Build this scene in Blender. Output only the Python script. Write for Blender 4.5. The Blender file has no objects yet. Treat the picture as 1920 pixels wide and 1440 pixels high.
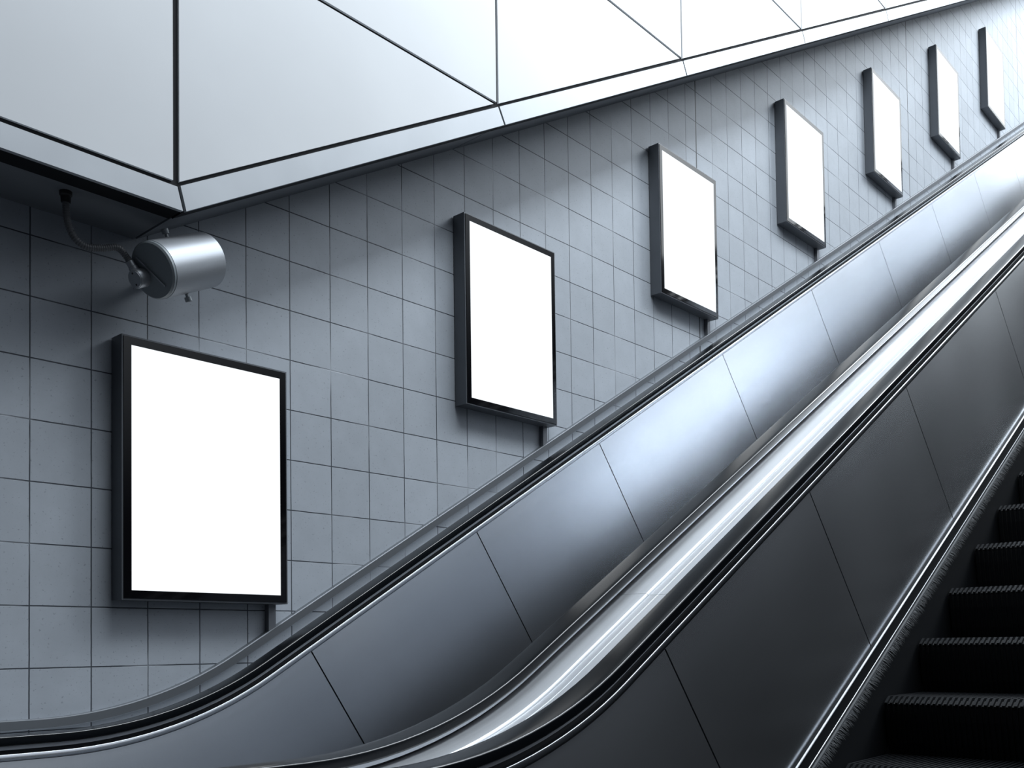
import bpy, bmesh, math, random
from mathutils import Vector, Matrix

sc = bpy.context.scene
COL = sc.collection
random.seed(7)

# ------------------------------------------------------------------ frame of reference
# X runs along the tiled wall, Y points into it (tile face at Y = 0), Z is up, lower landing floor at Z = 0.
# "d" below is the distance in Y from the camera's plane, so Y = d - WALL.
WALL = 3.2311
CAMZ = 1.085
S30, C30 = 0.5, math.cos(math.radians(30))

# ------------------------------------------------------------------ camera
R = ((0.6702139, 0.01339436, -0.74204711),
     (0.01488451, 0.99939344, 0.03148323),
     (0.74201872, -0.0321455, 0.66960801))
# world (X, Y into wall, Z up) -> image axes (right, down, forward)
w2c = Matrix(((R[0][0], R[0][2], -R[0][1]),
              (R[1][0], R[1][2], -R[1][1]),
              (R[2][0], R[2][2], -R[2][1])))
right, down, fwd = (Vector(w2c[0]), Vector(w2c[1]), Vector(w2c[2]))
cam_data = bpy.data.cameras.new('camera')
cam = bpy.data.objects.new('camera', cam_data)
COL.objects.link(cam)
m = Matrix((right, -down, -fwd)).transposed().to_4x4()
m.translation = Vector((0, -WALL, CAMZ))
cam.matrix_world = m
cam_data.sensor_width = 36.0
cam_data.sensor_fit = 'HORIZONTAL'
cam_data.lens = 1832.734 / 1920 * 36
cam_data.shift_x = 0.0
cam_data.shift_y = (1152 - 720) / 1920
cam_data.clip_start = 0.02
cam_data.clip_end = 200
sc.camera = cam

# ------------------------------------------------------------------ world, lamps, exposure
sc.view_settings.view_transform = 'Standard'
sc.view_settings.look = 'None'
sc.view_settings.gamma = 1.0
sc.view_settings.use_curve_mapping = False
sc.view_settings.exposure = 0.0

world = bpy.data.worlds.new('overcast')
sc.world = world
world.use_nodes = True
wn = world.node_tree
wn.nodes.clear()
wo = wn.nodes.new('ShaderNodeOutputWorld')
wb = wn.nodes.new('ShaderNodeBackground')
wtc = wn.nodes.new('ShaderNodeTexCoord')


def wnode(kind, **kw):
    n_ = wn.nodes.new(kind)
    for k_, v_ in kw.items(): setattr(n_, k_, v_)
    return n_


def wramp(vec, lo, hi):
    """0..1 across the sky along one direction."""
    d_ = wnode('ShaderNodeVectorMath', operation='DOT_PRODUCT'); d_.inputs[1].default_value = vec
    wn.links.new(wtc.outputs['Generated'], d_.inputs[0])
    r_ = wnode('ShaderNodeMapRange', interpolation_type='SMOOTHSTEP')
    r_.inputs[1].default_value, r_.inputs[2].default_value = lo, hi
    wn.links.new(d_.outputs['Value'], r_.inputs[0])
    return r_.outputs[0]


# open sky above the upper end of the slope; everything below the slope and behind stays dim
w_up = wramp((-0.5, 0.0, 0.866), -0.13, 0.16)
w_fw = wramp((1.0, 0.0, 0.0), -0.35, 0.95)
wm = wnode('ShaderNodeMath', operation='MULTIPLY')
wn.links.new(w_up, wm.inputs[0]); wn.links.new(w_fw, wm.inputs[1])
wmx = wnode('ShaderNodeMix', data_type='RGBA')
wmx.inputs[6].default_value = (0.012, 0.014, 0.017, 1)
wmx.inputs[7].default_value = (1.85, 2.02, 2.22, 1)
wn.links.new(wm.outputs[0], wmx.inputs['Factor'])
wn.links.new(wmx.outputs[2], wb.inputs[0])
wb.inputs[1].default_value = 1.0
wn.links.new(wb.outputs[0], wo.inputs[0])


def slope_fill(name, x, y, n, length, width, power, aim=(0.0, 0.42, -0.9), col=(0.88, 0.95, 1.0)):
    """Added long area light, unseen, lying parallel to the slope, n metres above the camera's slope plane."""
    ld = bpy.data.lights.new(name, 'AREA')
    ld.shape = 'RECTANGLE'; ld.size = length; ld.size_y = width
    ld.energy = power; ld.color = col
    o = bpy.data.objects.new(name, ld); COL.objects.link(o)
    ux = Vector((C30, 0, S30))
    d_ = Vector(aim); d_ = (d_ - ux * d_.dot(ux)).normalized()
    uy = (-d_).cross(ux)
    m_ = Matrix((ux, uy, -d_)).transposed().to_4x4()
    m_.translation = Vector((x, y, CAMZ + (n + S30 * x) / C30))
    o.matrix_world = m_
    return o


slope_fill('lower_slope_fill', 4.2, -2.8, 3.4, 6.4, 1.2, 330, (0, 0.5, -0.85))  # added fill from above for the lower wall, not a known fixture
slope_fill('upper_slope_fill', 15.2, -6.0, 2.9, 10.0, 4.5, 1850, (0, 0.85, -0.5))  # added fill aimed at the upper tiles, not a known fixture
# daylight falling in through the mouth of the shaft at the upper end
dl = bpy.data.lights.new('shaft_mouth_daylight', 'AREA')
dl.shape = 'RECTANGLE'; dl.size = 14.0; dl.size_y = 11.0; dl.energy = 1300; dl.color = (0.90, 0.96, 1.0)
dlo = bpy.data.objects.new('shaft_mouth_daylight', dl); COL.objects.link(dlo)
dlo.location = (20.0, -4.2, 15.5)
dlo.rotation_euler = (Vector((9.0, -0.5, 6.5)) - Vector(dlo.location)).to_track_quat('-Z', 'Y').to_euler()


# ------------------------------------------------------------------ materials
def new_mat(name):
    mt = bpy.data.materials.new(name); mt.use_nodes = True
    nt = mt.node_tree
    return mt, nt, nt.nodes['Principled BSDF'], nt.nodes, nt.links


def plain(name, col, rough=0.5, metal=0.0, spec=0.5, noise=0.0, nscale=20.0):
    mt, nt, b, N, L = new_mat(name)
    b.inputs['Base Color'].default_value = (*col, 1)
    b.inputs['Roughness'].default_value = rough
    b.inputs['Metallic'].default_value = metal
    b.inputs['Specular IOR Level'].default_value = spec
    if noise:
        tc = N.new('ShaderNodeTexCoord'); nz = N.new('ShaderNodeTexNoise')
        nz.inputs['Scale'].default_value = nscale; nz.inputs['Detail'].default_value = 6
        L.new(tc.outputs['Object'], nz.inputs['Vector'])
        mx = N.new('ShaderNodeMix'); mx.data_type = 'RGBA'; mx.blend_type = 'MULTIPLY'
        mx.inputs['Factor'].default_value = 1.0
        mx.inputs[6].default_value = (*col, 1)
        rp = N.new('ShaderNodeValToRGB')
        rp.color_ramp.elements[0].position = 0.3; rp.color_ramp.elements[1].position = 0.7
        rp.color_ramp.elements[0].color = (1 - noise,) * 3 + (1,)
        rp.color_ramp.elements[1].color = (1, 1, 1, 1)
        L.new(nz.outputs[0], rp.inputs[0]); L.new(rp.outputs[0], mx.inputs[7])
        L.new(mx.outputs[2], b.inputs['Base Color'])
        mr = N.new('ShaderNodeMapRange')
        mr.inputs[3].default_value = max(0.02, rough - noise * 0.5); mr.inputs[4].default_value = rough + noise * 0.5
        L.new(nz.outputs[0], mr.inputs[0]); L.new(mr.outputs[0], b.inputs['Roughness'])
    return mt


def brushed(name, col, rough, aniso=0.0, grain=0.05, along=1.5, across=260.0, metal=1.0):
    """Brushed metal; UV u runs along the escalator (the brushing direction)."""
    mt, nt, b, N, L = new_mat(name)
    b.inputs['Metallic'].default_value = metal
    uv = N.new('ShaderNodeUVMap'); uv.uv_map = 'UVMap'
    mp = N.new('ShaderNodeMapping'); mp.inputs['Scale'].default_value = (along, across, 1)
    nz = N.new('ShaderNodeTexNoise'); nz.inputs['Scale'].default_value = 1.0; nz.inputs['Detail'].default_value = 3
    L.new(uv.outputs[0], mp.inputs[0]); L.new(mp.outputs[0], nz.inputs['Vector'])
    nz2 = N.new('ShaderNodeTexNoise'); nz2.inputs['Scale'].default_value = 1.1; nz2.inputs['Detail'].default_value = 1
    L.new(uv.outputs[0], nz2.inputs['Vector'])
    rp = N.new('ShaderNodeValToRGB')
    rp.color_ramp.elements[0].position = 0.25; rp.color_ramp.elements[1].position = 0.75
    rp.color_ramp.elements[0].color = tuple(c * (1 - grain * 2.2) for c in col) + (1,)
    rp.color_ramp.elements[1].color = (*col, 1)
    L.new(nz.outputs[0], rp.inputs[0]); L.new(rp.outputs[0], b.inputs['Base Color'])
    mr = N.new('ShaderNodeMapRange'); mr.inputs[1].default_value = 0.3; mr.inputs[2].default_value = 0.7
    mr.inputs[3].default_value = rough * 0.94; mr.inputs[4].default_value = rough * 1.06
    L.new(nz2.outputs[0], mr.inputs[0]); L.new(mr.outputs[0], b.inputs['Roughness'])
    if aniso:
        b.inputs['Anisotropic'].default_value = abs(aniso)
        b.inputs['Anisotropic Rotation'].default_value = 0.25 if aniso > 0 else 0.0
        tg = N.new('ShaderNodeTangent'); tg.direction_type = 'UV_MAP'; tg.uv_map = 'UVMap'
        L.new(tg.outputs[0], b.inputs['Tangent'])
    return mt


def tile_material():
    mt, nt, b, N, L = new_mat('grey_wall_tile')

    def M(op, a, bb=None, c=None):
        n = N.new('ShaderNodeMath'); n.operation = op
        for k, v in enumerate((a, bb, c)):
            if v is None: continue
            if isinstance(v, (int, float)): n.inputs[k].default_value = v
            else: L.new(v, n.inputs[k])
        return n.outputs[0]
    tc = N.new('ShaderNodeTexCoord')
    sp = N.new('ShaderNodeSeparateXYZ'); L.new(tc.outputs['Object'], sp.inputs[0])
    u0 = M('DIVIDE', sp.outputs[0], 0.2)
    v = M('DIVIDE', sp.outputs[2], 0.2)
    u = M('SUBTRACT', u0, M('MULTIPLY', M('GREATER_THAN', u0, 20.62), 0.62))

    def line(x, half, soft):
        f = M('FRACT', x)
        dist = M('MINIMUM', f, M('SUBTRACT', 1.0, f))
        mr = N.new('ShaderNodeMapRange'); mr.interpolation_type = 'SMOOTHSTEP'
        mr.inputs[1].default_value = half; mr.inputs[2].default_value = half + soft
        mr.inputs[3].default_value = 1.0; mr.inputs[4].default_value = 0.0
        L.new(dist, mr.inputs[0]); return mr.outputs[0]
    # slightly wandering joints
    nj = N.new('ShaderNodeTexNoise'); nj.inputs['Scale'].default_value = 14.0; nj.inputs['Detail'].default_value = 5
    L.new(tc.outputs['Object'], nj.inputs['Vector'])
    wob = M('MULTIPLY', M('SUBTRACT', nj.outputs[0], 0.5), 0.012)
    gl = M('MAXIMUM', line(M('ADD', u, wob), 0.0075, 0.006), line(M('ADD', v, wob), 0.0075, 0.006))
    # expansion joints every 19 tiles
    ej = None
    for pos in (20.62, 39.62, 58.62):
        k = M('LESS_THAN', M('ABSOLUTE', M('SUBTRACT', u0, pos)), 0.028)
        ej = k if ej is None else M('MAXIMUM', ej, k)
    allj = M('MAXIMUM', gl, ej)
    # per-tile tone
    cell = N.new('ShaderNodeCombineXYZ'); L.new(M('FLOOR', u), cell.inputs[0]); L.new(M('FLOOR', v), cell.inputs[1])
    wn_ = N.new('ShaderNodeTexWhiteNoise'); wn_.noise_dimensions = '2D'; L.new(cell.outputs[0], wn_.inputs['Vector'])
    mott = N.new('ShaderNodeTexNoise'); mott.inputs['Scale'].default_value = 9.0; mott.inputs['Detail'].default_value = 8
    mott.inputs['Roughness'].default_value = 0.65
    L.new(tc.outputs['Object'], mott.inputs['Vector'])
    tone = M('ADD', M('MULTIPLY', wn_.outputs['Value'], 0.09), M('MULTIPLY', mott.outputs[0], 0.26))
    tone = M('ADD', tone, 0.80)
    speck = N.new('ShaderNodeTexNoise'); speck.inputs['Scale'].default_value = 110.0; speck.inputs['Detail'].default_value = 2
    L.new(tc.outputs['Object'], speck.inputs['Vector'])
    sr = N.new('ShaderNodeMapRange'); sr.inputs[1].default_value = 0.30; sr.inputs[2].default_value = 0.36
    sr.inputs[3].default_value = 0.72; sr.inputs[4].default_value = 1.0
    L.new(speck.outputs[0], sr.inputs[0])
    tone = M('MULTIPLY', tone, sr.outputs[0])
    cm = N.new('ShaderNodeVectorMath'); cm.operation = 'SCALE'
    cm.inputs[0].default_value = (0.385, 0.419, 0.466); L.new(tone, cm.inputs['Scale'])
    # joints: mostly dark, filled pale here and there
    pj = N.new('ShaderNodeTexNoise'); pj.inputs['Scale'].default_value = 2.6; pj.inputs['Detail'].default_value = 4
    L.new(tc.outputs['Object'], pj.inputs['Vector'])
    jr = N.new('ShaderNodeValToRGB')
    jr.color_ramp.elements[0].position = 0.52; jr.color_ramp.elements[0].color = (0.045, 0.052, 0.065, 1)
    jr.color_ramp.elements[1].position = 0.72; jr.color_ramp.elements[1].color = (0.40, 0.43, 0.47, 1)
    L.new(pj.outputs[0], jr.inputs[0])
    mx = N.new('ShaderNodeMix'); mx.data_type = 'RGBA'
    L.new(gl, mx.inputs['Factor']); L.new(cm.outputs[0], mx.inputs[6]); L.new(jr.outputs[0], mx.inputs[7])
    mx2 = N.new('ShaderNodeMix'); mx2.data_type = 'RGBA'
    L.new(ej, mx2.inputs['Factor']); L.new(mx.outputs[2], mx2.inputs[6]); mx2.inputs[7].default_value = (0.03, 0.034, 0.04, 1)
    L.new(mx2.outputs[2], b.inputs['Base Color'])
    b.inputs['Roughness'].default_value = 0.62
    b.inputs['Specular IOR Level'].default_value = 0.35
    hgt = M('SUBTRACT', M('MULTIPLY', mott.outputs[0], 0.12), allj)
    bp = N.new('ShaderNodeBump'); bp.inputs['Strength'].default_value = 0.55; bp.inputs['Distance'].default_value = 0.003
    L.new(hgt, bp.inputs['Height']); L.new(bp.outputs[0], b.inputs['Normal'])
    return mt


MT = {
    'tile': tile_material(),
    'white': plain('white_enamel_panel', (0.705, 0.73, 0.76), 0.42, 0, 0.4, 0.05, 2.2),
    'trim': plain('satin_trim_metal', (0.45, 0.475, 0.505), 0.45, 0.35, 0.4, 0.10, 4),
    'soffit': plain('grey_soffit_sheet', (0.17, 0.185, 0.205), 0.5, 0.0, 0.4, 0.08, 3),
    'void': plain('dark_void', (0.012, 0.013, 0.016), 0.9),
    'floor': plain('dark_floor_stone', (0.10, 0.105, 0.115), 0.55, 0, 0.4, 0.15, 5),
    'panel': brushed('brushed_steel_panel', (0.57, 0.592, 0.625), 0.21, 0.7, 0.03, 0.7, 42.0),
    'deck': brushed('bright_steel_deck', (0.80, 0.82, 0.85), 0.40, 0.3, 0.03, 0.8, 90),
    'edge': brushed('polished_steel_edge', (0.55, 0.57, 0.60), 0.17, 0, 0.03, 1.0, 80),
    'strip': brushed('grey_guide_strip', (0.50, 0.52, 0.55), 0.36, 0, 0.04, 1.0, 80, 0.6),
    'rubber': plain('black_rubber', (0.0050, 0.0062, 0.0080), 0.20, 0, 0.16),
    'rubber_edge': plain('rubber_edge_highlight', (0.012, 0.014, 0.017), 0.13, 0, 1.0),
    'brush': plain('black_bristle', (0.10, 0.108, 0.118), 0.7),
    'step': plain('dark_step_aluminium', (0.011, 0.0125, 0.015), 0.6, 0.0, 0.12),
    'skirt': plain('black_skirt_coating', (0.010, 0.0115, 0.014), 0.6, 0, 0.12),
    'bar': plain('satin_wall_bar', (0.21, 0.225, 0.245), 0.30, 0.6, 0.5),
    'stepbase': plain('black_step_valley', (0.01, 0.011, 0.013), 0.8),
    'case': plain('charcoal_casing', (0.105, 0.115, 0.13), 0.42, 0.3, 0.5, 0.06, 6),
    'glass': plain('black_glass_border', (0.003, 0.003, 0.004), 0.07, 0, 0.35),
    'post': plain('grey_conduit_steel', (0.16, 0.17, 0.19), 0.4, 0.4),
    'speaker': plain('silver_speaker_paint', (0.34, 0.36, 0.39), 0.42, 0.55, 0.4, 0.04, 8),
    'cap': plain('grey_cap_plastic', (0.20, 0.225, 0.245), 0.45, 0.1),
    'hose': plain('dark_grey_hose', (0.085, 0.09, 0.098), 0.5),
    'screw': plain('black_screw', (0.01, 0.01, 0.012), 0.5),
}
mt, nt, b, N, L = new_mat('lit_white_screen')
b.inputs['Base Color'].default_value = (0.02, 0.02, 0.02, 1)
b.inputs['Roughness'].default_value = 0.6
b.inputs['Specular IOR Level'].default_value = 0.1
b.inputs['Emission Color'].default_value = (0.92, 0.965, 1.0, 1)
b.inputs['Emission Strength'].default_value = 1.12
MT['screen'] = mt


# ------------------------------------------------------------------ object helpers
def link(name, bm, mat, parent=None, smooth=False, origin=None):
    bmesh.ops.recalc_face_normals(bm, faces=bm.faces[:])
    me = bpy.data.meshes.new(name)
    if origin is not None:
        bmesh.ops.translate(bm, verts=bm.verts[:], vec=-Vector(origin))
    bm.to_mesh(me); bm.free()
    for mm in (mat if isinstance(mat, (list, tuple)) else [mat]): me.materials.append(mm)
    if smooth:
        for p in me.polygons: p.use_smooth = True
    o = bpy.data.objects.new(name, me); COL.objects.link(o)
    if origin is not None: o.location = origin
    if parent is not None:
        o.parent = parent
        o.matrix_parent_inverse = Matrix.Translation(-parent.location) if origin is not None or True else Matrix()
    return o


def thing(name, label, cat, loc, group=None):
    o = bpy.data.objects.new(name, None); COL.objects.link(o)
    o.empty_display_size = 0.1
    o.location = loc; o['label'] = label; o['category'] = cat
    if group: o['group'] = group
    return o


def struct(o):
    o['kind'] = 'structure'; return o


def box(bm, x0, x1, y0, y1, z0, z1):
    vs = [bm.verts.new((x, y, z)) for x in (x0, x1) for y in (y0, y1) for z in (z0, z1)]
    for f in ((0, 1, 3, 2), (4, 6, 7, 5), (0, 4, 5, 1), (2, 3, 7, 6), (0, 2, 6, 4), (1, 5, 7, 3)):
        bm.faces.new([vs[i] for i in f])


def bevel(bm, w, seg=2, angle=0.6):
    es = [e for e in bm.edges if len(e.link_faces) == 2 and e.calc_face_angle(0) > angle]
    bmesh.ops.bevel(bm, geom=es, offset=w, segments=seg, affect='EDGES', profile=0.5)


def new_bm():
    bm = bmesh.new(); bm.loops.layers.uv.new('UVMap'); return bm


# ------------------------------------------------------------------ escalator path (arc from flat to 30 degrees)
# section coordinates: (d, n): d = distance from camera plane, n = height square to the slope relative to the camera
class Path:
    def __init__(self, nref=-1.023, zflat=-0.235, rad=1.45):
        self.nref, self.rad = nref, rad
        zo = zflat + rad; no = nref + rad
        self.xo, self.zo = (C30 * zo - no) / S30, zo
        self.so = self.xo * C30 + self.zo * S30           # slope coordinate where the arc ends

    def stations(self, s0, s1, step=2.0):
        """s measured on the slope; below self.so the arc and the flat run follow."""
        arc = math.radians(30)
        out = []
        # flat
        flat_end = self.so - arc * self.rad
        if s0 < flat_end: out.append(s0)
        k = 14
        for i in range(k + 1):
            t = flat_end + (self.so - flat_end) * i / k
            if s0 < t + 1e-6 and t < s1 - 1e-6: out.append(t)
        if s0 > flat_end and s0 < self.so and (not out or abs(out[0] - s0) > 1e-4): out.insert(0, s0)
        if s0 >= self.so: out.append(s0)
        t = max(s0, self.so) + step
        while t < s1 - 1e-3:
            out.append(t); t += step
        out.append(s1)
        res = []
        for v in out:
            if not res or v > res[-1] + 1e-5: res.append(v)
        return res

    def pt(self, s, n, d):
        r = self.rad - (n - self.nref)
        arc = math.radians(30); flat_end = self.so - arc * self.rad
        if s >= self.so:
            x = self.xo + r * S30 + (s - self.so) * C30
            z = self.zo - r * C30 + (s - self.so) * S30
        elif s >= flat_end:
            p = arc * (s - flat_end) / (self.so - flat_end)
            x = self.xo + r * math.sin(p); z = self.zo - r * math.cos(p)
        else:
            x = self.xo - (flat_end - s); z = self.zo - r
        return Vector((x, d - WALL, z + CAMZ))


PATH = Path()
S_LOW, S_TOP = -1.6, 18.0


def sweep(bm, sec, s0, s1, closed=True, path=PATH, step=2.0):
    """Sweep a section polygon [(d, n), ...] along the path."""
    st = path.stations(s0, s1, step)
    uvl = bm.loops.layers.uv.active
    rings = [[bm.verts.new(path.pt(s, n, d)) for d, n in sec] for s in st]
    cum = [0.0]
    for (a, b2) in zip(sec, sec[1:] + sec[:1]):
        cum.append(cum[-1] + math.hypot(a[0] - b2[0], a[1] - b2[1]))
    m_ = len(sec)
    for i in range(len(st) - 1):
        for j in range(m_ if closed else m_ - 1):
            k = (j + 1) % m_
            f = bm.faces.new((rings[i][j], rings[i][k], rings[i + 1][k], rings[i + 1][j]))
            for lp, (uu, vv) in zip(f.loops, ((st[i], cum[j]), (st[i], cum[j + 1]), (st[i + 1], cum[j + 1]), (st[i + 1], cum[j]))):
                lp[uvl].uv = (uu, vv)
    if closed:
        bm.faces.new(rings[0]); bm.faces.new(rings[-1][::-1])


def swept(name, sec, s0, s1, mat, parent, smooth=False, path=PATH, step=2.0):
    bm = new_bm(); sweep(bm, sec, s0, s1, True, path, step)
    o = link(name, bm, mat, parent)
    if smooth: smooth_by_angle(o)
    return o


def smooth_by_angle(o, ang=0.7):
    me = o.data
    for p in me.polygons: p.use_smooth = True
    bm = bmesh.new(); bm.from_mesh(me)
    for e in bm.edges:
        if len(e.link_faces) == 2 and e.calc_face_angle(0) > ang: e.smooth = False
    bm.to_mesh(me); bm.free()


# ------------------------------------------------------------------ the setting
# tiled wall: object origin sits on a joint crossing so that the tile pattern lines up
TX, TZ = 1.28133, 0.94831 + CAMZ
bm = bmesh.new(); box(bm, -5, 19, 0, 0.3, -0.6, 13.0)
struct(link('wall_back', bm, MT['tile'], origin=(TX, 0, TZ)))

bm = bmesh.new(); box(bm, -6, 2.2, -7, 0.0, -0.2, 0.0)
struct(link('floor', bm, MT['floor']))

# upper cladding wall, standing 0.33 m in front of the tiles
D_UP = 2.90
NF, ZF = 0.430, 1.440                    # underside: slope offset and flat height (relative to camera)


def fold(off):                           # where the flat and sloped undersides meet, shifted up square by off
    z = ZF + off; n = NF + off
    x = (C30 * z - n) / S30
    return x, z, x * C30 + z * S30


def prism(bm, pts_xz, d0, d1):
    """Extrude a polygon in the X-Z plane between two distances."""
    a = [bm.verts.new((x, d0 - WALL, z + CAMZ)) for x, z in pts_xz]
    b_ = [bm.verts.new((x, d1 - WALL, z + CAMZ)) for x, z in pts_xz]
    n_ = len(a)
    bm.faces.new(a); bm.faces.new(b_[::-1])
    for i in range(n_):
        bm.faces.new((a[i], b_[i], b_[(i + 1) % n_], a[(i + 1) % n_]))


def slope_xz(s, n): return (s * C30 - n * S30, s * S30 + n * C30)


def strip_poly(o0, o1, sa, sb):
    """Band between offsets o0 and o1 above the underside; sa/sb None means the fold (or the far left)."""
    if sb is None:                       # flat run left of the fold
        x0, z0, _ = fold(o0); x1, z1, _ = fold(o1)
        return [(-4.0, z0), (x0 - 0.006, z0), (x1 - 0.006, z1), (-4.0, z1)]
    p = []
    if sa is None:
        x0, z0, _ = fold(o0); x1, z1, _ = fold(o1)
        lo, hi = (x0 + 0.006, z0 + 0.003), (x1 + 0.006, z1 + 0.003)
    else:
        lo, hi = slope_xz(sa + 0.006, NF + o0), slope_xz(sa + 0.006, NF + o1)
    return [lo, slope_xz(sb - 0.006, NF + o0), slope_xz(sb - 0.006, NF + o1), hi]


bm = bmesh.new()
x1, z1, _ = fold(0.06)
top = 4.2
prism(bm, [(-4, z1), (x1, z1), slope_xz(18.5, NF + 0.06), (slope_xz(18.5, NF + 0.06)[0], 13.0), (-4, 13.0)], D_UP + 0.0095, WALL - 0.001)
upper = struct(link('wall_upper', bm, MT['void']))

XV0, XVS, ZR0, ZRS = 1.609, 1.5535, 1.520, 0.8977
G = 0.0075
for k in range(-3, 11):
    xa, xb = XV0 + XVS * k, XV0 + XVS * (k + 1)
    ga = 0.011 if k == 0 else G
    gb = 0.011 if k == -1 else G
    base = max(k, 0)
    for r in range(0, 5):
        za, zb = ZR0 + ZRS * (base + r), ZR0 + ZRS * (base + r + 1)
        if k >= 0 and r == 0:
            sl = (zb - za) / (xb - xa)
            gz = 0.003
            # triangle resting on the sloping trim
            poly = [(xa + ga, za + gz + ga * sl), (xb - gb - (G + gz) / sl, zb - G), (xa + ga, zb - G)]
        else:
            poly = [(xa + ga, za + G), (xb - gb, za + G), (xb - gb, zb - G), (xa + ga, zb - G)]
        bm = bmesh.new(); prism(bm, poly, D_UP, D_UP + 0.009)
        bevel(bm, 0.0015, 1)
        link('cladding_panel', bm, MT['white'], upper)

trim_s = [3.944 + 1.793 * i for i in range(9)]
segs = [(None, None)] + [(None, trim_s[0])] + list(zip(trim_s[:-1], trim_s[1:]))
for i, (sa, sb) in enumerate(segs):
    bm = new_bm()
    prism(bm, strip_poly(-0.006, 0.068 if sb is None else 0.0715, sa, sb), D_UP - 0.006, D_UP + 0.009)
    bevel(bm, 0.0015, 1)
    uvl = bm.loops.layers.uv.active
    for f in bm.faces:
        for lp in f.loops: lp[uvl].uv = (lp.vert.co.x, lp.vert.co.z)
    struct(link('trim_%d' % (i + 1), bm, MT['trim']))
ceil_bm = bmesh.new()
x1, z1, _ = fold(0.055)
prism(ceil_bm, [(-4, z1), (x1, z1), slope_xz(18.5, NF + 0.055), slope_xz(18.5, NF + 0.065), (x1, z1 + 0.012), (-4, z1 + 0.012)], D_UP + 0.012, WALL - 0.001)
ceil = struct(link('ceiling', ceil_bm, MT['void']))
for sa, sb in segs:
    bm = bmesh.new()
    prism(bm, strip_poly(0.0, 0.02, sa, sb), D_UP + 0.088, WALL)
    link('soffit_panel', bm, MT['soffit'], ceil)
    bm = bmesh.new()
    prism(bm, strip_poly(-0.003, 0.02, sa, sb), D_UP + 0.0095, D_UP + 0.0875)
    link('soffit_flange', bm, MT['skirt'], ceil)

# flat metal bar along the wall above the escalator
wp = Path(nref=-1.020, zflat=-0.212, rad=1.45)
sec = [(WALL, -1.020), (WALL - 0.026, -1.020), (WALL - 0.029, -1.023), (WALL - 0.029, -1.0505), (WALL - 0.026, -1.0530), (WALL, -1.0530)]
bm = new_bm(); sweep(bm, sec, S_LOW, S_TOP, True, wp)
struct(link('trim_%d' % (len(segs) + 1), bm, MT['bar']))


# ------------------------------------------------------------------ escalators
HR1, HR3 = 2.997, 1.457
HR2, HR4 = HR1 - 1.239, HR3 - 1.239


def loc_sec(pts, dc, sg):
    """Local (q, n): q grows towards the inside of the escalator; sg = -1 when inside is towards the viewer."""
    return [(dc + sg * q, n) for q, n in pts]


def rail_section():
    pts = []
    def arc(cx, cy, r, a0, a1, k):
        for i in range(k + 1):
            t = math.radians(a0 + (a1 - a0) * i / k)
            pts.append((cx + r * math.cos(t), cy + r * math.sin(t)))
    arc(0.0330, -1.0505, 0.0062, -100, 0, 4)
    arc(0.0345, -1.0335, 0.0052, 0, 86, 6)
    pts.append((0.018, -1.0278)); pts.append((0.0, -1.0274)); pts.append((-0.018, -1.0278))
    arc(-0.0345, -1.0335, 0.0052, 94, 180, 6)
    arc(-0.0330, -1.0505, 0.0062, 180, 280, 4)
    pts.append((-0.020, -1.0525)); pts.append((0.020, -1.0525))
    return pts


PANEL_SEAMS = [-1.2, 0.3, 1.885, 2.907, 3.950, 5.400, 6.850, 8.300, 9.750, 11.20, 12.65, 14.10, 15.55, 18.0]


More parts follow.
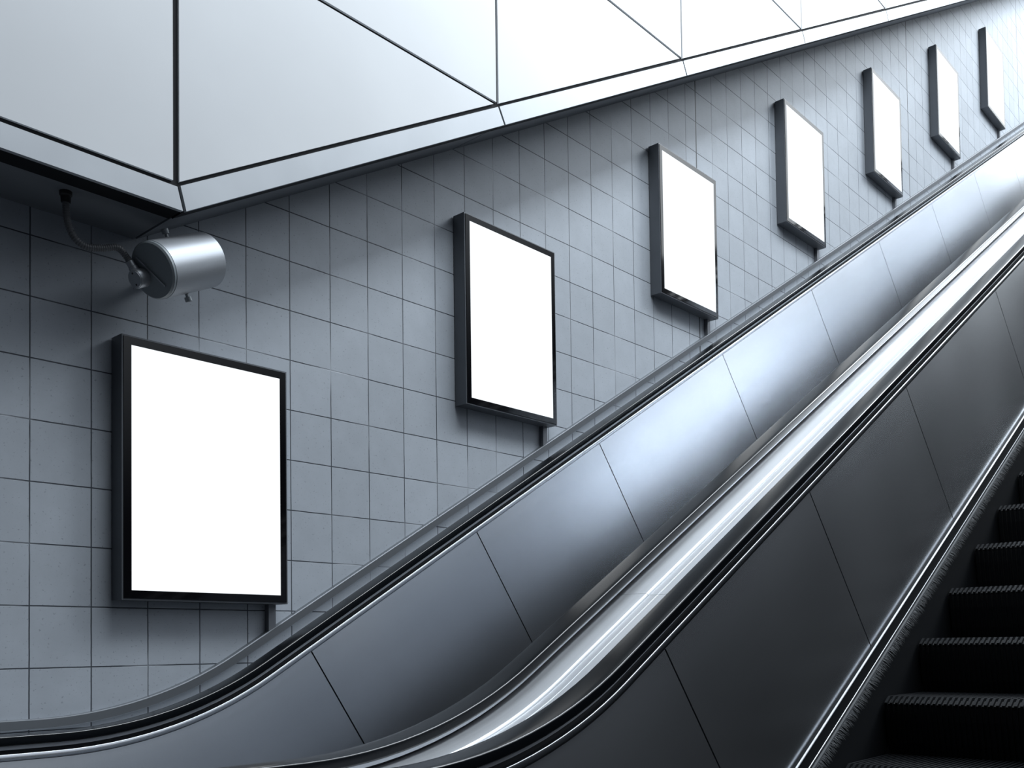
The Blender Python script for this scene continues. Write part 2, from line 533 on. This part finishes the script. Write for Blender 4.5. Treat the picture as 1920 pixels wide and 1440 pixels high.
def balustrade(root, dc, sg, edge_seams):
    o = swept('handrail', loc_sec(rail_section(), dc, sg), S_LOW, S_TOP, MT['rubber'], root, True)
    o.data.materials.append(MT['rubber_edge'])           # upper corners get paler, glossier rubber to draw the highlight line
    m_ = len(rail_section())
    nq = len(o.data.polygons) - 2
    for p in o.data.polygons[:nq]:
        if (p.index % m_) in (7, 8, 9, 16, 17, 18): p.material_index = 1
    # guide strip under the handrail, both faces
    for a, b_ in zip(edge_seams[:-1], edge_seams[1:]):
        swept('guide_strip', loc_sec([(-0.021, -1.057), (0.021, -1.057), (0.021, -1.0690), (-0.021, -1.0690)], dc, sg), a + 0.001, b_ - 0.001, MT['strip'], root)
    swept('balustrade_core', loc_sec([(-0.010, -1.060), (0.010, -1.060), (0.010, -1.1005), (0.018, -1.102), (0.090, -1.70), (0.09, -2.2), (-0.010, -2.2)], dc, sg), S_LOW, S_TOP, MT['void'], root)
    for a, b_ in zip(edge_seams[:-1], edge_seams[1:]):
        sec = [(0.010, -1.0835), (0.0315, -1.0800), (0.0335, -1.0806), (0.0343, -1.0818), (0.0335, -1.0992), (0.0265, -1.1005), (0.010, -1.1005)]
        o = swept('inner_deck', loc_sec(sec, dc, sg), a + 0.001, b_ - 0.001, MT['edge'], root, True)
    for a, b_ in zip(PANEL_SEAMS[:-1], PANEL_SEAMS[1:]):
        sec = [(0.0275, -1.1015), (0.1006, -1.699), (0.0946, -1.699), (0.0215, -1.1015)]
        swept('interior_panel', loc_sec(sec, dc, sg), a + 0.003, b_ - 0.003, MT['panel'], root)
    sec = [(0.09, -1.6995), (0.1105, -1.7010), (0.1105, -1.704), (0.09, -1.704)]
    swept('skirt_ledge', loc_sec(sec, dc, sg), S_LOW, S_TOP, MT['skirt'], root)
    sec = [(0.1107, -1.7010), (0.1125, -1.6996), (0.1165, -1.7000), (0.1178, -1.7015), (0.1178, -1.7040), (0.1107, -1.7040)]
    swept('skirt_bead', loc_sec(sec, dc, sg), S_LOW, S_TOP, MT['strip'], root, True)
    sec = [(0.09, -1.7045), (0.1165, -1.7045), (0.1165, -2.05), (0.09, -2.05)]
    swept('skirt_panel', loc_sec(sec, dc, sg), S_LOW, S_TOP, MT['skirt'], root)
    sec = [(0.1165, -1.7465), (0.1182, -1.7472), (0.1188, -1.7492), (0.1182, -1.7512), (0.1165, -1.7520)]
    swept('skirt_edge', loc_sec(sec, dc, sg), S_LOW, S_TOP, MT['strip'], root, True)


def skirt_brush(root, dc, sg):
    bm = new_bm()
    sweep(bm, loc_sec([(0.1165, -1.758), (0.1235, -1.760), (0.1235, -1.772), (0.1165, -1.774)], dc, sg), S_LOW, S_TOP)
    rnd = random.Random(3)
    s = 1.5
    while s < 9.0:
        n0 = -1.765 + rnd.uniform(-0.003, 0.003)
        q1 = 0.137 + rnd.uniform(0, 0.007); n1 = n0 - rnd.uniform(0.012, 0.034); s1 = s + rnd.uniform(-0.006, 0.006)
        w = 0.0011
        a = PATH.pt(s - w, n0, dc + sg * 0.122); b_ = PATH.pt(s + w, n0, dc + sg * 0.122)
        c = PATH.pt(s1, n1, dc + sg * q1); dd = PATH.pt(s, n0 - 0.003, dc + sg * 0.121)
        va, vb, vc, vd = [bm.verts.new(p) for p in (a, b_, c, dd)]
        bm.faces.new((va, vb, vc)); bm.faces.new((vb, vd, vc)); bm.faces.new((vd, va, vc))
        s += 0.0026
    o = link('skirt_brush', bm, MT['brush'], root)
    o['kind'] = 'stuff'


PITCH = 0.4045
S_NOSE = 2.856
NOSE_N = -1.873
STEP_PROTO = {}


def make_step(d0, d1):
    """Step with its nose at the local origin: comb tread running back (+X) and cleated riser going down."""
    depth, rise = 0.398, 0.235
    # profile of one cleat in X-Z, nose chamfered along the slope
    prof = [(0.036, 0.021), (0.0, 0.0), (0.004, -0.012), (0.012, -0.06), (0.030, -0.14), (0.058, -rise),
            (0.068, -rise), (0.040, -0.14), (0.022, -0.06), (0.016, -0.018), (0.040, 0.008), (depth, 0.008), (depth, 0.021)]
    base = [(0.038, 0.010), (0.012, -0.005), (0.014, -0.012), (0.020, -0.06), (0.038, -0.14), (0.066, -rise),
            (0.095, -rise), (0.070, -0.05), (0.090, -0.02), (depth, -0.02), (depth, 0.010)]
    tooth = bmesh.new()
    y0, y1 = d0 - WALL, d1 - WALL
    n_ = int((y1 - y0) / 0.018)
    p = (y1 - y0) / n_
    for i in range(n_):
        ya = y0 + p * i + p * 0.22; yb = ya + p * 0.5
        a = [tooth.verts.new((x, ya, z - 0.021)) for x, z in prof]
        b_ = [tooth.verts.new((x, yb, z - 0.021)) for x, z in prof]
        k = len(prof)
        for j in range(k): tooth.faces.new((a[j], b_[j], b_[(j + 1) % k], a[(j + 1) % k]))
        tooth.faces.new(a); tooth.faces.new(b_[::-1])
    body = bmesh.new()
    a = [body.verts.new((x, y0, z - 0.021)) for x, z in base]; b_ = [body.verts.new((x, y1, z - 0.021)) for x, z in base]
    k = len(base)
    for j in range(k): body.faces.new((a[j], b_[j], b_[(j + 1) % k], a[(j + 1) % k]))
    body.faces.new(a); body.faces.new(b_[::-1])
    return tooth, body


def build_steps(root, d0, d1, smin, smax):
    proto = None
    i0 = math.ceil((smin - S_NOSE) / PITCH)
    s = S_NOSE + PITCH * i0
    while s < smax:
        loc = PATH.pt(s, NOSE_N, 0.0); loc.y = 0.0
        if proto is None:
            t, bd = make_step(d0, d1)
            st = link('step', bd, MT['stepbase'], None)
            cl = link('step_cleats', t, MT['step'], None)
            proto = (st, cl)
        else:
            st = proto[0].copy(); COL.objects.link(st)
            cl = proto[1].copy(); COL.objects.link(cl)
        st.parent = root; st.matrix_parent_inverse = Matrix(); st.location = loc - root.location
        cl.parent = st; cl.matrix_parent_inverse = Matrix(); cl.location = (0, 0, 0)
        s += PITCH


esc_far = thing('escalator', 'escalator beside the tiled wall, its pale brushed panel under a black handrail', 'escalator', (0.0, 2.38 - WALL, 0.0))
balustrade(esc_far, HR1, -1, [S_LOW, 0.6, 3.797, 7.0, 10.2, 13.4, S_TOP])
balustrade(esc_far, HR2, 1, [S_LOW, 2.16, 5.36, 8.56, 11.76, S_TOP])
swept('outer_deck', [(WALL - 0.001, -1.125), (HR1 + 0.012, -1.125), (HR1 + 0.012, -1.131), (WALL - 0.001, -1.131)], S_LOW, S_TOP, MT['deck'], esc_far)

esc_near = thing('escalator', 'escalator nearest the viewer with dark steel panel and black cleated steps', 'escalator', (0.0, 0.84 - WALL, 0.0))
balustrade(esc_near, HR3, -1, [S_LOW, 2.156, 5.36, 8.56, 11.76, S_TOP])
sec = [(0.09, -1.7000), (0.1165, -1.7000), (0.1165, -2.05), (0.09, -2.05)]
swept('skirt_panel', loc_sec(sec, HR4, 1), S_LOW, S_TOP, MT['skirt'], esc_near)
skirt_brush(esc_near, HR3, -1)
build_steps(esc_near, HR4 + 0.121, HR3 - 0.121, 1.6, 12.0)

# deck plates between the two escalators
deck = thing('divider_deck', 'bright steel divider deck running between the two middle handrails', 'deck', (0.0, 1.6 - WALL, 0.0))
ds = [S_LOW, 2.166, 5.37, 8.57, 11.77, S_TOP]
for a, b_ in zip(ds[:-1], ds[1:]):
    sec = [(HR2 - 0.0102, -1.0770), (1.6435, -1.0770), (1.6415, -1.0774), (1.6402, -1.0784), (1.6365, -1.0850), (1.6365, -1.0880), (HR2 - 0.0102, -1.0880)]
    swept('deck_plate', sec, a + 0.0008, b_ - 0.0008, MT['deck'], deck, True)
    sec = [(1.6325, -1.0835), (1.6060, -1.0835), (1.6055, -1.0828), (1.6035, -1.0828), (1.6030, -1.0835), (HR3 + 0.0102, -1.0835), (HR3 + 0.0102, -1.0900), (1.6325, -1.0900)]
    swept('deck_plate', sec, a + 0.0008, b_ - 0.0008, MT['deck'], deck)
swept('deck_underframe', [(HR2 - 0.0105, -1.0890), (HR3 + 0.0105, -1.0905), (HR3 + 0.0105, -1.6), (HR2 - 0.0105, -1.6)], S_LOW, S_TOP, MT['void'], deck)

# ------------------------------------------------------------------ blank lightboxes on the wall
D_FR = 3.155
PW, PH = 0.660, 0.900
LABELS = [
    'lowest white lightbox on the tiled wall, just below the grey cylindrical loudspeaker',
    'white blank lightbox second from the bottom, next one up from the lowest',
    'white blank lightbox third up the wall, hung across the first vertical expansion joint',
    'white blank lightbox fourth up the wall, middle one of the seven',
    'white blank lightbox fifth up the wall, just left of the second expansion joint',
    'white blank lightbox sixth up the wall, last but one at upper right',
    'smallest-looking white lightbox, highest on the wall at the far upper right',
]
for i in range(7):
    x0 = 1.550 + 1.6505 * i
    zb = 0.1715 + 0.9525 * i + CAMZ
    y0 = D_FR - WALL
    r = thing('lightbox', LABELS[i], 'lightbox', (x0 + PW / 2, 0.0, zb), 'blank lightboxes stepping up the tiled wall')
    bm = bmesh.new(); box(bm, x0, x0 + PW, y0, -0.004, zb, zb + PH); bevel(bm, 0.003, 2)
    link('casing', bm, MT['case'], r)
    # black glass border: a frame with the lit sheet set in it
    t = 0.006; bw = 0.033
    bm = bmesh.new()
    xa, xb, za, zt = x0 + t, x0 + PW - t, zb + t, zb + PH - t
    ia, ib, ja, jt = x0 + bw, x0 + PW - bw, zb + bw, zb + PH - bw
    yf, yb = y0 - 0.003, y0 + 0.001
    of = [bm.verts.new(p) for p in ((xa, yf, za), (xb, yf, za), (xb, yf, zt), (xa, yf, zt))]
    inn = [bm.verts.new(p) for p in ((ia, yf, ja), (ib, yf, ja), (ib, yf, jt), (ia, yf, jt))]
    ob = [bm.verts.new((v.co.x, yb, v.co.z)) for v in of]
    inb = [bm.verts.new((v.co.x, yb, v.co.z)) for v in inn]
    for j in range(4):
        k = (j + 1) % 4
        bm.faces.new((of[j], of[k], inn[k], inn[j])); bm.faces.new((ob[j], inb[j], inb[k], ob[k]))
        bm.faces.new((of[j], ob[j], ob[k], of[k])); bm.faces.new((inn[j], inn[k], inb[k], inb[j]))
    link('border', bm, MT['glass'], r)
    bm = bmesh.new(); box(bm, ia, ib, y0 - 0.0024, y0 + 0.001, ja, jt)
    link('screen', bm, MT['screen'], r)
    # square conduit from the box down behind the wall bar
    bm = bmesh.new(); box(bm, x0 + PW - 0.052, x0 + PW - 0.020, -0.026, -0.0005, zb - 0.108, zb + 0.002); bevel(bm, 0.002, 1)
    link('conduit_post', bm, MT['post'], r)

# ------------------------------------------------------------------ loudspeaker cylinder under the soffit
AX = Vector((0.872300, 0.200474, 0.445985)).normalized()
near = Vector((1.575, 2.98 - WALL, 1.246 + CAMZ))
RAD, LEN = 0.0925, 0.245
sx = AX.cross(Vector((0, 0, 1))).normalized()
sz = sx.cross(AX).normalized()


def tube(bm, prof, base, ax, seg=48, cap=True):
    """Lathe a profile [(t along axis, radius)] about an axis."""
    a = ax.normalized(); e1 = a.cross(Vector((0, 0, 1))) if abs(a.z) < 0.95 else a.cross(Vector((1, 0, 0)))
    e1.normalize(); e2 = e1.cross(a)
    rings = []
    for t, r in prof:
        rings.append([bm.verts.new(base + a * t + e1 * (r * math.cos(2 * math.pi * j / seg)) + e2 * (r * math.sin(2 * math.pi * j / seg))) for j in range(seg)])
    for A_, B_ in zip(rings[:-1], rings[1:]):
        for j in range(seg): bm.faces.new((A_[j], A_[(j + 1) % seg], B_[(j + 1) % seg], B_[j]))
    if cap:
        bm.faces.new(rings[0][::-1]); bm.faces.new(rings[-1])


spk = thing('loudspeaker', 'grey metal cylinder loudspeaker fixed under the soffit corner above the lowest lightbox', 'loudspeaker', near)
bm = bmesh.new(); tube(bm, [(0.004, RAD - 0.004), (0.004, RAD), (LEN - 0.002, RAD), (LEN, RAD - 0.002), (LEN, RAD - 0.010), (LEN - 0.012, RAD - 0.012)], near, AX, 64)
o = link('body', bm, MT['speaker'], spk); smooth_by_angle(o, 0.5)
bm = bmesh.new(); tube(bm, [(-0.012, RAD - 0.014), (-0.012, RAD - 0.006), (-0.006, RAD - 0.001), (0.0035, RAD - 0.001)], near, AX, 64)
o = link('end_cap', bm, MT['cap'], spk); smooth_by_angle(o, 0.4)
cap = o
# raised rib across the cap
bm = bmesh.new()
rib_dir = (sz * 0.80 + sx * -0.60).normalized(); rib_n = AX.cross(rib_dir)
for sgn in (1,):
    vs = []
    for t in (-0.016, -0.011):
        for w in (-0.0025, 0.0025):
            for l in (-0.068, 0.068):
                vs.append(bm.verts.new(near + AX * t + rib_n * (w - 0.004) + rib_dir * l))
    for f in ((0, 1, 3, 2), (4, 6, 7, 5), (0, 4, 5, 1), (2, 3, 7, 6), (0, 2, 6, 4), (1, 5, 7, 3)): bm.faces.new([vs[i] for i in f])
link('rib', bm, MT['speaker'], cap)
# junction box on the cap
jc = near + sx * -0.034 + sz * -0.004
JD = (-AX).normalized()
jc = near + sx * (-0.045) + sz * (-0.012)
bm = bmesh.new(); tube(bm, [(0.010, 0.031), (0.046, 0.031), (0.050, 0.029)], jc, JD, 40)
jb = link('junction_box', bm, MT['speaker'], spk); smooth_by_angle(jb, 0.5)
bm = bmesh.new(); tube(bm, [(0.050, 0.0275), (0.0525, 0.0265)], jc, JD, 40)
link('cover_plate', bm, MT['speaker'], jb)
for sg in (1, -1):
    bm = bmesh.new(); tube(bm, [(0.052, 0.0035), (0.0535, 0.003)], jc + sz * (0.018 * sg), JD, 12)
    link('screw', bm, MT['screw'], jb)
gl_dir = (sz * 0.92 + sx * -0.30).normalized()
gl0 = jc + JD * 0.03 + gl_dir * 0.024
bm = bmesh.new(); tube(bm, [(0, 0.0155), (0.014, 0.0155), (0.016, 0.0135), (0.034, 0.0135)], gl0, gl_dir, 20)
o = link('cable_gland', bm, MT['speaker'], jb); smooth_by_angle(o, 0.5)
# stirrup bracket with two clamp bolts
mid = near + AX * 0.105
for sg in (1, -1):
    bd = (sz * sg)
    bm = bmesh.new(); tube(bm, [(RAD - 0.002, 0.0055), (RAD + 0.010, 0.0055), (RAD + 0.010, 0.011), (RAD + 0.013, 0.012), (RAD + 0.025, 0.012), (RAD + 0.027, 0.010)], mid, bd, 20)
    o = link('clamp_bolt', bm, MT['cap'], spk); smooth_by_angle(o, 0.5)
back = Vector((0, 1, 0)); back = (back - AX * back.dot(AX)).normalized()
bm = bmesh.new(); tube(bm, [(0.085, 0.028), (0.100, 0.028), (0.102, 0.016), (0.26, 0.016)], near + AX * 0.20, back, 16)
for v in bm.verts:
    if v.co.y > -0.001: v.co.y = -0.001
link('wall_arm', bm, MT['case'], spk)

# flexible conduit from the soffit to the gland
gl_end = gl0 + gl_dir * 0.030
hz = thing('flexible_conduit', 'thin ribbed grey hose drooping from the soffit to the loudspeaker', 'hose', (1.317, 3.05 - WALL, 1.44 + CAMZ))
ctrl = [Vector((1.315, 3.045 - WALL, 1.437 + CAMZ)), Vector((1.316, 3.045 - WALL, 1.39 + CAMZ)), Vector((1.322, 3.045 - WALL, 1.342 + CAMZ)), Vector((1.343, 3.043 - WALL, 1.300 + CAMZ)),
        Vector((1.378, 3.040 - WALL, 1.283 + CAMZ)), Vector((1.428, 3.035 - WALL, 1.292 + CAMZ)), Vector((1.475, 3.03 - WALL, 1.306 + CAMZ)),
        gl_end + gl_dir * 0.024, gl_end + gl_dir * 0.0045]


def catmull(p, per=40):
    q = [p[0] * 2 - p[1]] + p + [p[-1] * 2 - p[-2]]
    out = []
    for i in range(1, len(q) - 2):
        for j in range(per):
            t = j / per
            a, b_, c, d_ = q[i - 1], q[i], q[i + 1], q[i + 2]
            out.append(0.5 * ((2 * b_) + (c - a) * t + (2 * a - 5 * b_ + 4 * c - d_) * t * t + (3 * b_ - a - 3 * c + d_) * t ** 3))
    out.append(p[-1]); return out


line = catmull(ctrl)
# resample evenly
L_ = [0.0]
for a, b_ in zip(line[:-1], line[1:]): L_.append(L_[-1] + (b_ - a).length)
tot = L_[-1]; nst = int(tot / 0.0018)
res = []; j = 0
for i in range(nst + 1):
    t = tot * i / nst
    while j < len(L_) - 2 and L_[j + 1] < t: j += 1
    f = (t - L_[j]) / max(1e-9, L_[j + 1] - L_[j]); res.append(line[j].lerp(line[j + 1], f))
bm = bmesh.new(); rings = []
ref = Vector((0, 1, 0))
for i, p in enumerate(res):
    tng = (res[min(i + 1, nst)] - res[max(i - 1, 0)]).normalized()
    e1 = tng.cross(ref).normalized(); e2 = e1.cross(tng)
    r = 0.0098 + (0.0014 if (i // 2) % 2 else 0.0)
    rings.append([bm.verts.new(p + e1 * (r * math.cos(2 * math.pi * k / 14)) + e2 * (r * math.sin(2 * math.pi * k / 14))) for k in range(14)])
for A_, B_ in zip(rings[:-1], rings[1:]):
    for k in range(14): bm.faces.new((A_[k], A_[(k + 1) % 14], B_[(k + 1) % 14], B_[k]))
bm.faces.new(rings[0][::-1]); bm.faces.new(rings[-1])
link('hose', bm, MT['hose'], hz, True)
bm = bmesh.new(); tube(bm, [(0, 0.019), (0.012, 0.019), (0.016, 0.0155), (0.034, 0.0145)], Vector((1.315, 3.045 - WALL, 1.4405 + CAMZ)), Vector((0, 0, -1)), 20)
o = link('soffit_fitting', bm, MT['screw'], hz); smooth_by_angle(o, 0.5)
